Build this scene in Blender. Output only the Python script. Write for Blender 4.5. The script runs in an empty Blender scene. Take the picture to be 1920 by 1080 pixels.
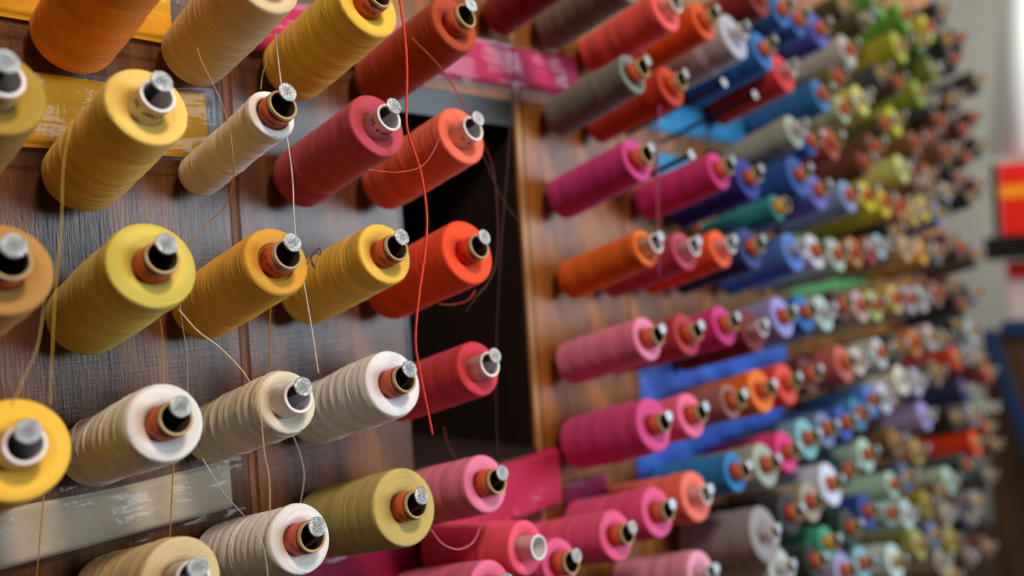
import bpy, bmesh, math, random
from mathutils import Vector, Matrix, Quaternion
import numpy as np

# ------------------------------------------------------------------ camera, world, lights, exposure
sc = bpy.context.scene
C = bpy.context.scene.collection
PI = math.pi
cam_data = bpy.data.cameras.new('camera')
cam = bpy.data.objects.new('camera', cam_data)
C.objects.link(cam)
sc.camera = cam
cam_data.sensor_width = 36.0
cam_data.lens = 29.75
cam_data.clip_start = 0.01
cam_data.clip_end = 60
rt = Vector((0.6676, -0.7416, -0.0662)); dn = Vector((-0.0530, 0.0414, -0.9977)); fw = Vector((0.7427, 0.6696, -0.0117))
mw = Matrix((rt, -dn, -fw)).transposed().to_4x4()
mw.translation = Vector((-0.1533, -0.6352, 1.4))
cam.matrix_world = mw
cam_data.dof.use_dof = True
cam_data.dof.focus_distance = 0.608
cam_data.dof.aperture_fstop = 2.4
cam_data.dof.aperture_blades = 0

sc.view_settings.view_transform = 'Standard'
sc.view_settings.look = 'None'
sc.view_settings.gamma = 1.0
sc.view_settings.exposure = 0.0
sc.view_settings.use_curve_mapping = False

world = bpy.data.worlds.new('room_air')
sc.world = world
world.use_nodes = True
world.node_tree.nodes['Background'].inputs[0].default_value = (0.9, 0.85, 0.8, 1)
world.node_tree.nodes['Background'].inputs[1].default_value = 0.07


def area(name, loc, target, size, size_y, power, color):
    d = bpy.data.lights.new(name, 'AREA')
    d.shape = 'RECTANGLE'; d.size = size; d.size_y = size_y
    d.energy = power; d.color = color
    o = bpy.data.objects.new(name, d); C.objects.link(o)
    o.location = loc
    o.rotation_euler = (Vector(target) - Vector(loc)).to_track_quat('-Z', 'Y').to_euler()
    return o


area('shop_window_light', (2.75, -3.4, 1.9), (0.9, 0, 1.4), 2.4, 1.6, 128, (0.72, 0.87, 1.0))
area('ceiling_lamp_light', (0.05, -1.55, 2.85), (0.45, 0, 1.35), 0.34, 0.34, 34, (1.0, 0.81, 0.65))
area('far_lamp_light', (2.2, -1.3, 2.9), (1.7, 0, 1.3), 0.35, 0.35, 5, (1.0, 0.78, 0.5))
area('added_back_wall_fill', (2.7, -1.0, 2.7), (3.8, 0.1, 1.8), 0.4, 0.4, 36, (1.0, 0.97, 0.92))  # added fill with no visible source, brightens the far wall and white post

# ------------------------------------------------------------------ material helpers


def lin(c):
    c = c / 255.0
    return c / 12.92 if c <= 0.04045 else ((c + 0.055) / 1.055) ** 2.4


def hexc(h, k=1.0):
    return tuple(lin(int(h[i:i + 2], 16)) * k for i in (0, 2, 4)) + (1.0,)


class NT:
    def __init__(self, name):
        self.m = bpy.data.materials.new(name)
        self.m.use_nodes = True
        self.n = self.m.node_tree.nodes; self.l = self.m.node_tree.links
        self.b = self.n['Principled BSDF']

    def node(self, t, **kw):
        n = self.n.new(t)
        for k, v in kw.items():
            setattr(n, k, v)
        return n

    def set(self, node, name, v):
        if hasattr(v, 'is_linked') or hasattr(v, 'links'):
            self.l.new(v, node.inputs[name])
        else:
            node.inputs[name].default_value = v

    def math(self, op, a, b=None, c=None):
        n = self.node('ShaderNodeMath', operation=op)
        self.set(n, 0, a)
        if b is not None: self.set(n, 1, b)
        if c is not None: self.set(n, 2, c)
        return n.outputs[0]

    def noise(self, vec=None, w=None, scale=5.0, detail=2.0, rough=0.5, dim='3D'):
        n = self.node('ShaderNodeTexNoise', noise_dimensions=dim)
        if vec is not None: self.l.new(vec, n.inputs['Vector'])
        if w is not None: self.set(n, 'W', w)
        n.inputs['Scale'].default_value = scale
        n.inputs['Detail'].default_value = detail
        n.inputs['Roughness'].default_value = rough
        return n.outputs['Fac']

    def mix(self, f, a, b):
        n = self.node('ShaderNodeMix', data_type='RGBA')
        self.set(n, 0, f)
        n.inputs[6].default_value = a if not hasattr(a, 'links') else (0, 0, 0, 1)
        if hasattr(a, 'links'): self.l.new(a, n.inputs[6])
        if hasattr(b, 'links'): self.l.new(b, n.inputs[7])
        else: n.inputs[7].default_value = b
        return n.outputs[2]

    def bump(self, h, strength, dist, normal=None):
        n = self.node('ShaderNodeBump')
        self.l.new(h, n.inputs['Height'])
        n.inputs['Strength'].default_value = strength
        n.inputs['Distance'].default_value = dist
        if normal is not None: self.l.new(normal, n.inputs['Normal'])
        return n.outputs[0]


def thread_material(name, hx, coarse=False):
    """Wound thread: rings along the profile (height plus radius), crossed at a small angle."""
    t = NT(name)
    tc = t.node('ShaderNodeTexCoord')
    sx = t.node('ShaderNodeSeparateXYZ'); t.l.new(tc.outputs['Object'], sx.inputs[0])
    X, Y, Z = sx.outputs
    oi = t.node('ShaderNodeObjectInfo')
    rnd = t.math('MULTIPLY', oi.outputs['Random'], 37.0)
    r = t.math('SQRT', t.math('ADD', t.math('MULTIPLY', X, X), t.math('MULTIPLY', Y, Y)))
    s = t.math('ADD', Z, r)
    th = t.math('ARCTAN2', Y, X)
    slant = t.math('MULTIPLY', t.math('SINE', t.math('ADD', th, rnd)), 0.0035)
    s2 = t.math('ADD', s, slant)
    fine = t.noise(w=t.math('ADD', t.math('MULTIPLY', s2, 2100.0 if not coarse else 640.0), rnd), scale=1.0, detail=1.0, dim='1D')
    broad = t.noise(w=t.math('ADD', t.math('MULTIPLY', s2, 75.0), rnd), scale=1.0, detail=2.0, dim='1D')
    # crossing strands at the opposite slant
    sl2 = t.math('MULTIPLY', t.math('SINE', t.math('ADD', th, t.math('MULTIPLY', rnd, 1.7))), -0.006)
    cross = t.noise(w=t.math('ADD', t.math('MULTIPLY', t.math('ADD', s, sl2), 420.0), rnd), scale=1.0, detail=1.0, dim='1D')
    lineh = t.math('POWER', cross, 5.0)
    base = hexc(hx)
    dark = tuple(v * (0.74 if not coarse else 0.92) for v in base[:3]) + (1,)
    lite = tuple(min(1, v * 1.10 + 0.004) for v in base[:3]) + (1,)
    f = t.math('ADD', t.math('MULTIPLY', fine, 0.55), t.math('MULTIPLY', broad, 0.55))
    mr = t.node('ShaderNodeMapRange'); t.l.new(f, mr.inputs[0]); mr.inputs[1].default_value = 0.34; mr.inputs[2].default_value = 0.72
    col = t.mix(mr.outputs[0], dark, lite)
    t.l.new(col, t.b.inputs['Base Color'])
    t.b.inputs['Roughness'].default_value = 0.62 if not coarse else 0.42
    t.b.inputs['Specular IOR Level'].default_value = 0.30
    t.b.inputs['Sheen Weight'].default_value = 0.10
    t.b.inputs['Sheen Roughness'].default_value = 0.5
    felt = t.noise(vec=tc.outputs['Object'], scale=1500.0, detail=3.0, rough=0.7)
    h = t.math('ADD', t.math('ADD', fine, t.math('MULTIPLY', lineh, 2.5)), t.math('MULTIPLY', felt, 1.3))
    if coarse:
        tw = t.node('ShaderNodeTexWave', wave_type='BANDS', bands_direction='X')
        cx = t.node('ShaderNodeCombineXYZ')
        t.l.new(t.math('ADD', t.math('MULTIPLY', th, 45.0), t.math('MULTIPLY', s, 1500.0)), cx.inputs[0])
        t.l.new(cx.outputs[0], tw.inputs['Vector']); tw.inputs['Scale'].default_value = 1.0
        h = t.math('ADD', t.math('MULTIPLY', h, 1.6), t.math('MULTIPLY', tw.outputs['Fac'], 0.9))
    n1 = t.bump(h, 0.6 if not coarse else 0.6, 0.00035 if not coarse else 0.0003)
    n2 = t.bump(broad, 0.6, 0.0012, n1)
    t.l.new(n2, t.b.inputs['Normal'])
    return t.m


def simple(name, hx, rough=0.6, metal=0.0, nscale=0.0, namt=0.15, bump=0.0, spec=0.5):
    t = NT(name)
    c = hexc(hx)
    if nscale:
        tc = t.node('ShaderNodeTexCoord')
        nz = t.noise(vec=tc.outputs['Object'], scale=nscale, detail=4)
        t.l.new(t.mix(nz, tuple(v * (1 - namt) for v in c[:3]) + (1,), tuple(min(1, v * (1 + namt)) for v in c[:3]) + (1,)), t.b.inputs['Base Color'])
        if bump:
            t.l.new(t.bump(nz, bump, 0.001), t.b.inputs['Normal'])
    else:
        t.b.inputs['Base Color'].default_value = c
    t.b.inputs['Roughness'].default_value = rough
    t.b.inputs['Metallic'].default_value = metal
    t.b.inputs['Specular IOR Level'].default_value = spec
    return t.m


def wood(name, dark, mid, light, rough=0.55, saw=1.0):
    t = NT(name)
    tc = t.node('ShaderNodeTexCoord'); oi = t.node('ShaderNodeObjectInfo')
    mp = t.node('ShaderNodeMapping'); t.l.new(tc.outputs['Object'], mp.inputs[0])
    mp.inputs['Scale'].default_value = (1, 1, 0.09)
    ad = t.node('ShaderNodeVectorMath', operation='ADD'); t.l.new(mp.outputs[0], ad.inputs[0])
    cb = t.node('ShaderNodeCombineXYZ'); t.l.new(t.math('MULTIPLY', oi.outputs['Random'], 20.0), cb.inputs[0]); t.l.new(cb.outputs[0], ad.inputs[1])
    v = ad.outputs[0]
    g1 = t.noise(vec=v, scale=55, detail=8, rough=0.65)
    g2 = t.noise(vec=v, scale=420, detail=3, rough=0.6)
    g3 = t.noise(vec=v, scale=9, detail=3)
    # fine saw marks running across the grain
    mp2 = t.node('ShaderNodeMapping'); t.l.new(tc.outputs['Object'], mp2.inputs[0]); mp2.inputs['Scale'].default_value = (0.08, 1, 1)
    g4 = t.noise(vec=mp2.outputs[0], scale=520, detail=2)
    f = t.math('ADD', t.math('MULTIPLY', g1, 0.6), t.math('MULTIPLY', g3, 0.4))
    r = t.node('ShaderNodeValToRGB'); t.l.new(f, r.inputs[0])
    e = r.color_ramp.elements
    e[0].position = 0.34; e[0].color = hexc(dark)
    e[1].position = 0.66; e[1].color = hexc(light)
    m_ = e.new(0.5); m_.color = hexc(mid)
    c2 = t.mix(t.math('MULTIPLY', t.math('SUBTRACT', g2, 0.35), 0.9), r.outputs[0], hexc(dark))
    t.l.new(c2, t.b.inputs['Base Color'])
    t.b.inputs['Roughness'].default_value = rough
    h = t.math('ADD', t.math('ADD', g2, g1), t.math('MULTIPLY', g4, 0.35 * saw))
    t.l.new(t.bump(h, 0.5, 0.0007), t.b.inputs['Normal'])
    return t.m


def film_material():
    t = NT('clear_film')
    t.n.remove(t.b)
    out = t.n['Material Output']
    tr = t.node('ShaderNodeBsdfTransparent'); tr.inputs[0].default_value = (0.93, 0.95, 0.96, 1)
    gl = t.node('ShaderNodeBsdfGlossy'); gl.inputs['Roughness'].default_value = 0.13; gl.inputs[0].default_value = (1, 1, 1, 1)
    tc = t.node('ShaderNodeTexCoord')
    mp = t.node('ShaderNodeMapping'); t.l.new(tc.outputs['Object'], mp.inputs[0]); mp.inputs['Scale'].default_value = (0.35, 1, 1.3)
    nz = t.noise(vec=mp.outputs[0], scale=28, detail=3)
    nz2 = t.noise(vec=tc.outputs['Object'], scale=120, detail=2)
    bn = t.bump(t.math('ADD', nz, t.math('MULTIPLY', nz2, 0.10)), 1.0, 0.0050)
    t.l.new(bn, gl.inputs['Normal'])
    fr = t.node('ShaderNodeFresnel'); fr.inputs[0].default_value = 1.5; t.l.new(bn, fr.inputs['Normal'])
    f = t.math('MINIMUM', t.math('ADD', t.math('MULTIPLY', fr.outputs[0], 0.33), 0.0), 0.6)
    mx = t.node('ShaderNodeMixShader'); t.l.new(f, mx.inputs[0]); t.l.new(tr.outputs[0], mx.inputs[1]); t.l.new(gl.outputs[0], mx.inputs[2])
    t.l.new(mx.outputs[0], out.inputs['Surface'])
    return t.m


def fabric_material(name, hx):
    t = NT(name)
    tc = t.node('ShaderNodeTexCoord')
    mp = t.node('ShaderNodeMapping'); t.l.new(tc.outputs['Object'], mp.inputs[0]); mp.inputs['Scale'].default_value = (0.15, 1, 1)
    nz = t.noise(vec=mp.outputs[0], scale=700, detail=2)
    n2 = t.noise(vec=tc.outputs['Object'], scale=18, detail=3)
    c = hexc(hx)
    t.l.new(t.mix(t.math('ADD', t.math('MULTIPLY', nz, 0.6), t.math('MULTIPLY', n2, 0.4)), tuple(v * 0.82 for v in c[:3]) + (1,), tuple(min(1, v * 1.12) for v in c[:3]) + (1,)), t.b.inputs['Base Color'])
    t.b.inputs['Roughness'].default_value = 0.65
    t.b.inputs['Specular IOR Level'].default_value = 0.3
    t.l.new(t.bump(nz, 0.4, 0.0004), t.b.inputs['Normal'])
    return t.m


def head_material():
    t = NT('knurled_steel')
    tc = t.node('ShaderNodeTexCoord'); oi = t.node('ShaderNodeObjectInfo')
    nz = t.noise(vec=tc.outputs['Object'], scale=900, detail=2)
    t.b.inputs['Metallic'].default_value = 0.9
    t.l.new(t.mix(nz, (0.16, 0.17, 0.18, 1), (0.62, 0.65, 0.66, 1)), t.b.inputs['Base Color'])
    t.b.inputs['Roughness'].default_value = 0.30
    t.l.new(t.bump(nz, 0.9, 0.0006), t.b.inputs['Normal'])
    return t.m


MAT = {}
MAT['head'] = head_material()
MAT['shank'] = simple('dark_steel_shaded', '1C1A18', 0.5, 0.4, 300, 0.3)  # dark steel, taken nearer black to paint the shade inside the tubes
MAT['card'] = simple('cardboard', 'B89E70', 0.85, 0, 300, 0.18, 0.3)
MAT['card_in'] = simple('kraft_inside_shade', '4A3C28', 0.9, 0, 300, 0.15)  # cardboard darkened to paint the deep shadow inside the tube
MAT['plastic'] = simple('white_plastic', 'E6E2E2', 0.35, 0, 60, 0.04)
MAT['label_o'] = simple('orange_paper_label', 'C8562E', 0.5, 0, 200, 0.08)
MAT['label_r'] = simple('red_paper_label', 'D42C10', 0.5, 0, 200, 0.08)
MAT['label_y'] = simple('yellow_paper_label', 'D8A020', 0.5, 0, 200, 0.08)
MAT['label_b'] = simple('blue_white_paper_edge', '8088A8', 0.6, 0, 300, 0.5)
MAT['black_band'] = simple('black_band', '241E18', 0.6)
MAT['ink'] = simple('printed_ink', '241C18', 0.6)
MAT['film'] = film_material()

# ------------------------------------------------------------------ mesh helpers


def link(name, me, parent=None, mats=(), smooth=True):
    for m in mats: me.materials.append(m)
    if smooth:
        for p in me.polygons: p.use_smooth = True
    o = bpy.data.objects.new(name, me); C.objects.link(o)
    if parent is not None: o.parent = parent
    return o


def mesh(name, verts, faces):
    me = bpy.data.meshes.new(name)
    me.from_pydata([tuple(v) for v in verts], [], faces)
    me.update()
    return me


def lathe(name, prof, seg, wob=None):
    """prof: list of (r, z); closed loop of revolution when r reaches 0 at the ends."""
    V, F = [], []
    for i, (r, z) in enumerate(prof):
        for k in range(seg):
            a = 2 * PI * k / seg
            rr = r if wob is None else wob(r, z, a, i)
            V.append((rr * math.cos(a), rr * math.sin(a), z))
    for i in range(len(prof) - 1):
        for k in range(seg):
            k2 = (k + 1) % seg
            F.append((i * seg + k, i * seg + k2, (i + 1) * seg + k2, (i + 1) * seg + k))
    return mesh(name, V, F)


def box(name, lo, hi, bevel=0.0):
    bm = bmesh.new()
    bmesh.ops.create_cube(bm, size=1.0)
    for v in bm.verts:
        v.co = Vector([(lo[i] + hi[i]) / 2 + v.co[i] * (hi[i] - lo[i]) for i in range(3)])
    if bevel:
        bmesh.ops.bevel(bm, geom=bm.edges[:], offset=bevel, segments=2, affect='EDGES')
    me = bpy.data.meshes.new(name); bm.to_mesh(me); bm.free()
    return me


def empty(name, loc=(0, 0, 0)):
    o = bpy.data.objects.new(name, None); C.objects.link(o)
    o.location = loc; o.empty_display_size = 0.02
    return o


def tag(o, label, cat, group=None):
    o['label'] = label; o['category'] = cat
    if group: o['group'] = group
    return o


def structure(name, me, m):
    o = link(name, me, None, [m], smooth=False); o['kind'] = 'structure'
    return o


# ------------------------------------------------------------------ measured tables (centimetres)
SPOOLS=[
(0.59,153.10,'olive yellow','B08C28','w',2.610,'A',1.01,0.07),
(9.03,153.17,'pale yellow','F4CC64','w',2.655,'A',1.00,1.00),
(17.77,153.54,'white','F0EDE8','o',1.755,'A',0.96,1.97),
(27.08,153.58,'rose red','BE4050','w',2.610,'A',0.96,3.01),
(36.24,153.53,'coral orange','FF7050','w',2.610,'A',0.96,4.03),
(0.32,143.40,'tan','B8863C','o',2.610,'A',2.00,0.04),
(8.62,143.42,'lemon yellow','DCC854','o',2.790,'A',2.00,0.96),
(17.37,143.37,'golden twine','FFB83C','o',2.520,'A',2.00,1.93),
(27.00,143.65,'warm yellow','F2C448','o',2.583,'A',1.97,3.00),
(36.06,143.57,'bright orange red','FF4A12','r',2.880,'A',1.98,4.01),
(0.39,133.64,'amber yellow','F6BE3A','w',2.835,'A',3.00,0.04),
(8.72,133.60,'snow white','F0EEE8','o',2.430,'A',3.00,0.97),
(17.42,133.60,'cream','E0D4BC','w',2.295,'A',3.00,1.94),
(26.96,133.61,'bright white','EEEEF0','o',2.655,'A',3.00,3.00),
(36.40,133.56,'cherry red','D43040','w',2.430,'A',3.01,4.04),
(9.07,123.76,'beige','D8C090','w',2.565,'A',4.01,1.01),
(17.75,123.97,'milk white','F4F2EE','o',2.430,'A',3.99,1.97),
(27.22,123.84,'khaki','C4B060','o',3.015,'A',4.00,3.02),
(36.36,123.63,'baby pink','F584A8','o',2.565,'A',4.02,4.04),
(36.13,114.50,'candy pink','F07098','o',2.520,'A',4.94,4.06),
(40.86,116.60,'flamingo pink','FF5878','w',2.475,'A',4.76,4.49),
(45.56,113.93,'hot pink','F06098','o',2.430,'A',5.01,5.06),
(54.81,114.12,'bubblegum pink','EE5C90','o',2.565,'A',5.00,6.09),
(9.00,162.95,'deep orange','F09010','o',2.790,'A',-0.00,1.00),
(18.00,162.95,'oatmeal','D8C090','o',2.610,'A',-0.00,2.00),
(27.00,162.95,'sunny yellow','F4C83C','o',2.790,'A',-0.00,3.00),
(36.32,163.06,'burnt orange','AC3C0A','o',2.565,'A',-0.01,4.04),
(54.00,172.72,'dark crimson','8A1018','o',2.430,'B',-1.00,6.00),
(62.95,172.59,'olive grey','807868','o',2.610,'B',-0.99,6.99),
(71.10,170.93,'salmon','F05858','w',2.610,'B',-0.82,7.90),
(79.89,171.23,'pumpkin orange','DC5008','o',2.520,'B',-0.85,8.88),
(87.87,170.70,'silver grey','B4B8C8','w',3.184,'B',-0.79,9.76),
(96.17,170.22,'azure','1A70B8','o',2.965,'B',-0.74,10.69),
(95.56,177.49,'dark red','801818','o',2.965,'B',-1.49,10.62),
(102.61,176.80,'cobalt','1A6CB4','o',2.430,'B',-1.42,11.43),
(108.04,176.34,'deep blue','185CA8','o',2.430,'B',-1.37,11.98),
(116.25,176.34,'periwinkle','4858B0','o',2.965,'B',-1.37,12.92),
(128.52,175.24,'pale grey','B0B4AC','o',2.965,'B',-1.26,14.28),
(144.29,186.18,'leaf green','4C8C30','o',3.074,'B',-2.38,16.03),
(159.51,186.65,'grass green','58982C','o',3.074,'B',-2.42,17.72),
(155.36,180.04,'chartreuse','A0A020','o',3.184,'B',-1.75,17.26),
(174.13,186.86,'yellow green','B0B028','o',3.074,'B',-2.45,19.35),
(185.34,192.32,'pitch black','24262E','o',2.864,'B',-3.00,20.59),
(186.94,186.43,'ink blue','242A3A','y',2.610,'B',-2.40,20.77),
(168.25,182.81,'bottle green','3C5C28','o',2.855,'B',-2.03,18.69),
(176.53,178.49,'moss green','6C7820','w',2.965,'B',-1.59,19.61),
(198.18,188.58,'charcoal','3C3A3C','o',2.965,'B',-2.62,22.02),
(192.51,182.91,'graphite','403C3A','o',2.965,'B',-2.04,21.39),
(212.10,180.83,'soot grey','30302E','o',2.965,'B',-1.83,23.57),
(193.77,174.83,'slate','3C4250','o',2.965,'B',-1.22,21.53),
(63.33,162.48,'grey green','78807A','o',2.340,'B',0.05,7.04),
(71.19,162.11,'brick red','C83818','o',2.430,'B',0.09,7.91),
(102.45,168.01,'scarlet','D83028','w',2.965,'B',-0.52,11.38),
(115.70,166.26,'ocean blue','2070B0','o',2.855,'B',-0.34,12.86),
(122.45,169.79,'olive drab','68642C','o',2.250,'B',-0.62,13.64),
(124.38,164.99,'pistachio','A8B890','o',2.340,'B',-0.29,13.79),
(133.18,167.55,'straw','C8C468','w',2.855,'B',-0.47,14.80),
(165.83,172.52,'olive green','7C9424','o',2.965,'B',-0.98,18.43),
(105.05,159.78,'sage grey','A4B0A0','w',2.430,'B',0.33,11.70),
(110.17,158.52,'royal blue','2058A8','o',2.250,'B',0.45,12.22),
(150.12,165.47,'lime','B4B418','o',2.965,'B',-0.26,16.68),
(118.41,158.95,'rust','A84420','o',2.745,'B',0.41,13.16),
(138.12,159.64,'chocolate','5C3418','o',2.855,'B',0.34,15.35),
(178.98,168.03,'cocoa','5C3C20','o',2.855,'B',-0.52,19.89),
(196.65,167.75,'mahogany','442418','o',2.855,'B',-0.49,21.85),
(161.36,162.16,'umber','6C4C28','o',2.855,'B',0.08,17.93),
(210.41,165.22,'midnight blue','20222E','o',2.855,'B',-0.23,23.38),
(181.57,161.53,'walnut','6C4824','o',2.855,'B',0.15,20.17),
(63.06,153.10,'magenta','D43890','o',2.520,'B',1.01,7.01),
(81.41,152.76,'fuchsia','CC2C80','o',2.520,'B',1.04,9.05),
(89.27,152.18,'navy','1C2C90','o',2.965,'B',1.10,9.92),
(105.23,153.25,'sapphire','1850A0','o',3.184,'B',0.99,11.69),
(112.04,151.21,'violet blue','5860B8','o',2.965,'B',1.20,12.45),
(97.60,148.42,'teal','208C90','t',1.867,'B',1.49,10.84),
(124.62,150.84,'steel blue','7C98C4','o',2.745,'B',1.24,13.85),
(133.41,151.15,'acid yellow','C4BC18','o',2.745,'B',1.21,14.82),
(141.38,150.11,'mustard yellow','C8B818','o',2.745,'B',1.31,15.71),
(152.80,156.80,'celery','C4CC78','w',2.745,'B',0.63,16.98),
(132.31,156.68,'coffee','5A3014','o',2.262,'B',0.64,14.70),
(149.58,149.76,'terracotta','A8603C','o',2.745,'B',1.35,16.62),
(157.01,148.63,'biscuit','B89848','w',2.745,'B',1.46,17.45),
(164.70,149.52,'canary','C8B010','o',2.635,'B',1.37,18.30),
(174.05,148.42,'dusty blue','6878A0','o',2.635,'B',1.49,19.34),
(168.97,156.35,'chestnut','8C5030','o',2.745,'B',0.67,18.77),
(189.63,156.27,'blackish blue','181C28','o',2.855,'B',0.68,21.07),
(207.03,155.23,'maroon','4C2420','o',2.635,'B',0.79,23.00),
(63.73,143.51,'tangerine','EC7010','w',2.250,'B',1.99,7.08),
(71.80,142.96,'dusty rose','C04460','w',2.340,'B',2.05,7.98),
(80.67,143.06,'neon orange','FF5C2C','w',2.520,'B',2.03,8.96),
(88.60,142.99,'dark navy','183878','o',2.965,'B',2.04,9.84),
(102.05,142.25,'cornflower','4878C8','w',2.965,'B',2.12,11.34),
(109.78,142.15,'lilac white','C8C8D8','o',2.745,'B',2.13,12.20),
(118.20,141.45,'mint grey','A8BCAC','o',2.745,'B',2.20,13.13),
(125.95,141.67,'caramel','B08048','o',2.635,'B',2.18,13.99),
(132.80,141.84,'crimson','901828','w',2.635,'B',2.16,14.76),
(138.29,142.42,'ice blue','A4C4DC','w',2.258,'B',2.10,15.37),
(151.81,141.89,'almond','B89C74','w',2.635,'B',2.15,16.87),
(161.56,140.95,'marigold','DC9824','o',2.635,'B',2.25,17.95),
(171.25,140.58,'pewter','606878','o',2.635,'B',2.29,19.03),
(187.54,141.12,'cinder','484440','o',2.635,'B',2.23,20.84),
(200.77,139.12,'ash brown','5C4840','o',2.635,'B',2.44,22.31),
(62.86,133.52,'blush pink','EE88B0','o',2.520,'B',3.01,6.98),
(71.17,133.21,'raspberry','B83848','o',2.430,'B',3.04,7.91),
(80.37,133.54,'cerise','D4308A','o',2.430,'B',3.01,8.93),
(87.84,132.06,'wine red','78141C','w',2.745,'B',3.16,9.76),
(97.10,133.27,'lavender','9898DC','o',2.965,'B',3.04,10.79),
(104.43,133.21,'cerulean','1070C0','o',2.745,'B',3.04,11.60),
(111.58,132.73,'pale aqua','B0D0CC','w',2.855,'B',3.09,12.40),
(118.67,133.42,'dark brown','4A2A20','o',2.745,'B',3.02,13.19),
(127.11,132.72,'mushroom','B8A098','o',2.745,'B',3.09,14.12),
(133.74,132.31,'pear green','A8BC70','o',2.745,'B',3.13,14.86),
(144.54,132.78,'sand','BCA458','o',2.745,'B',3.09,16.06),
(152.14,132.15,'mauve grey','A49CB0','o',2.745,'B',3.15,16.90),
(159.73,131.92,'cloud grey','A0A4A8','w',2.745,'B',3.17,17.75),
(169.49,132.22,'dull brown','7C5848','o',2.745,'B',3.14,18.83),
(186.05,128.69,'jet black','18181A','o',2.855,'B',3.50,20.67),
(198.78,130.67,'smoke grey','70707C','o',2.745,'B',3.30,22.09),
(63.01,124.04,'deep magenta','D8468E','o',3.060,'B',3.98,7.00),
(71.08,123.81,'rosy pink','F4709C','o',2.610,'B',4.00,7.90),
(80.77,123.94,'mauve brown','A06C64','o',2.160,'B',3.99,8.97),
(89.22,124.04,'vivid orange','F07820','o',2.965,'B',3.98,9.91),
(97.11,123.92,'tomato red','E04840','o',2.965,'B',3.99,10.79),
(104.56,124.10,'oxblood','5C201C','o',2.745,'B',3.97,11.62),
(118.49,124.22,'faded coral','C06050','o',3.074,'B',3.96,13.17),
(124.58,123.88,'ivory','D4CCBC','w',2.395,'B',4.00,13.84),
(134.93,124.01,'chalk','C0C4C4','o',2.745,'B',3.98,14.99),
(142.90,124.12,'raven black','1C1C18','o',2.965,'B',3.97,15.88),
(153.75,123.84,'copper','B86C30','o',2.745,'B',4.00,17.08),
(164.08,123.90,'pearl pink','B8A8AC','o',2.745,'B',4.00,18.23),
(181.76,124.77,'plum black','2C2A32','o',2.324,'B',3.91,20.20),
(193.55,122.39,'powder white','9CA8B4','n',2.855,'B',4.15,21.51),
(62.62,114.54,'strawberry pink','EC5894','o',2.790,'B',4.95,6.96),
(70.86,114.31,'light salmon','F47868','w',2.880,'B',4.98,7.87),
(80.69,115.02,'sky blue','1888D0','o',2.520,'B',4.90,8.97),
(89.25,114.21,'seafoam grey','A4B4A4','o',2.965,'B',4.99,9.92),
(95.71,114.59,'shocking pink','E43888','o',2.874,'B',4.95,10.63),
(102.77,115.15,'aqua','78BCC8','o',2.965,'B',4.89,11.42),
(109.59,115.27,'denim','6C84B0','o',2.745,'B',4.88,12.18),
(116.93,114.93,'ultramarine','2458B4','o',2.745,'B',4.91,12.99),
(123.10,115.36,'turquoise','2880A8','o',2.745,'B',4.87,13.68),
(129.09,116.63,'bright blue','3878CC','o',2.745,'B',4.74,14.34),
(135.69,116.12,'frost','C0C8DC','w',2.745,'B',4.79,15.08),
(145.35,118.09,'eggshell','DCD8C4','w',2.855,'B',4.59,16.15),
(153.27,116.48,'lilac grey','B0B0CC','w',2.745,'B',4.75,17.03),
(166.18,116.48,'taupe','705C50','o',2.745,'B',4.75,18.46),
(181.05,117.82,'lacquer red','C83820','o',2.745,'B',4.62,20.12),
(189.72,117.68,'dove grey','787C84','w',2.583,'B',4.63,21.08),
(206.57,111.49,'carmine','A04030','o',2.635,'B',5.26,22.95),
(186.24,110.30,'indigo','1C2864','w',2.855,'B',5.39,20.69),
(71.04,105.07,'powder pink','F0A0BC','w',2.790,'B',5.92,7.89),
(87.65,105.36,'charcoal grey','9C989C','w',3.623,'B',5.89,9.74),
(95.51,106.21,'black','2C2C30','o',2.965,'B',5.80,10.61),
(102.69,105.98,'stone','A8A08C','o',2.855,'B',5.83,11.41),
(110.33,106.89,'lavender white','D8E0F4','o',3.294,'B',5.74,12.26),
(116.58,107.51,'dark slate','2C4448','o',2.360,'B',5.67,12.95),
(125.56,108.25,'sage','A8D0C0','o',2.855,'B',5.60,13.95),
(139.80,107.72,'bronze','6C5028','o',2.745,'B',5.65,15.53),
(144.39,100.44,'storm blue','3C5480','o',2.745,'B',6.40,16.04),
(137.23,100.67,'pale mint','B0DCC8','o',2.340,'B',6.42,15.22),
(157.56,109.37,'wisteria','9C90CC','w',2.855,'B',5.48,17.51),
(151.36,103.61,'camel','9C7C48','o',2.745,'B',6.07,16.82),
(192.38,97.58,'flame orange','E03C10','o',3.074,'B',6.69,21.38),
(202.49,99.04,'ruby','881C14','n',2.635,'B',6.54,22.50),
(176.70,105.73,'black brown','24180E','o',2.635,'B',5.85,19.63),
(191.53,103.89,'pale smoke','84848C','n',2.635,'B',6.04,21.28),
(124.20,99.15,'electric blue','183C90','o',2.965,'B',6.53,13.80),
(134.58,96.22,'sea mist','90B4A8','o',2.250,'B',6.78,14.99),
(143.72,93.86,'milky mint','B8D0CC','w',2.745,'B',7.07,15.97),
(154.92,93.10,'mustard','8C7C18','o',2.635,'B',7.15,17.21),
(170.90,93.96,'eau de nil','A4C0B0','w',2.745,'B',7.06,18.99),
(182.62,94.48,'deep teal','24443C','o',2.635,'B',7.00,20.29),
(200.85,88.27,'grey blue','4C5460','n',2.635,'B',7.64,22.32),
(116.44,98.56,'forest green','1C3C2C','o',3.074,'B',6.59,12.94),
(107.66,98.66,'jade','38A888','y',2.520,'B',6.59,11.92),
(102.35,97.45,'dark green','22362E','o',2.340,'B',6.69,11.41),
(91.74,99.56,'off white','C8D0D0','w',2.846,'B',6.49,10.19),
(120.90,91.60,'light aqua','80BCD0','o',2.745,'B',7.30,13.43),
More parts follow.
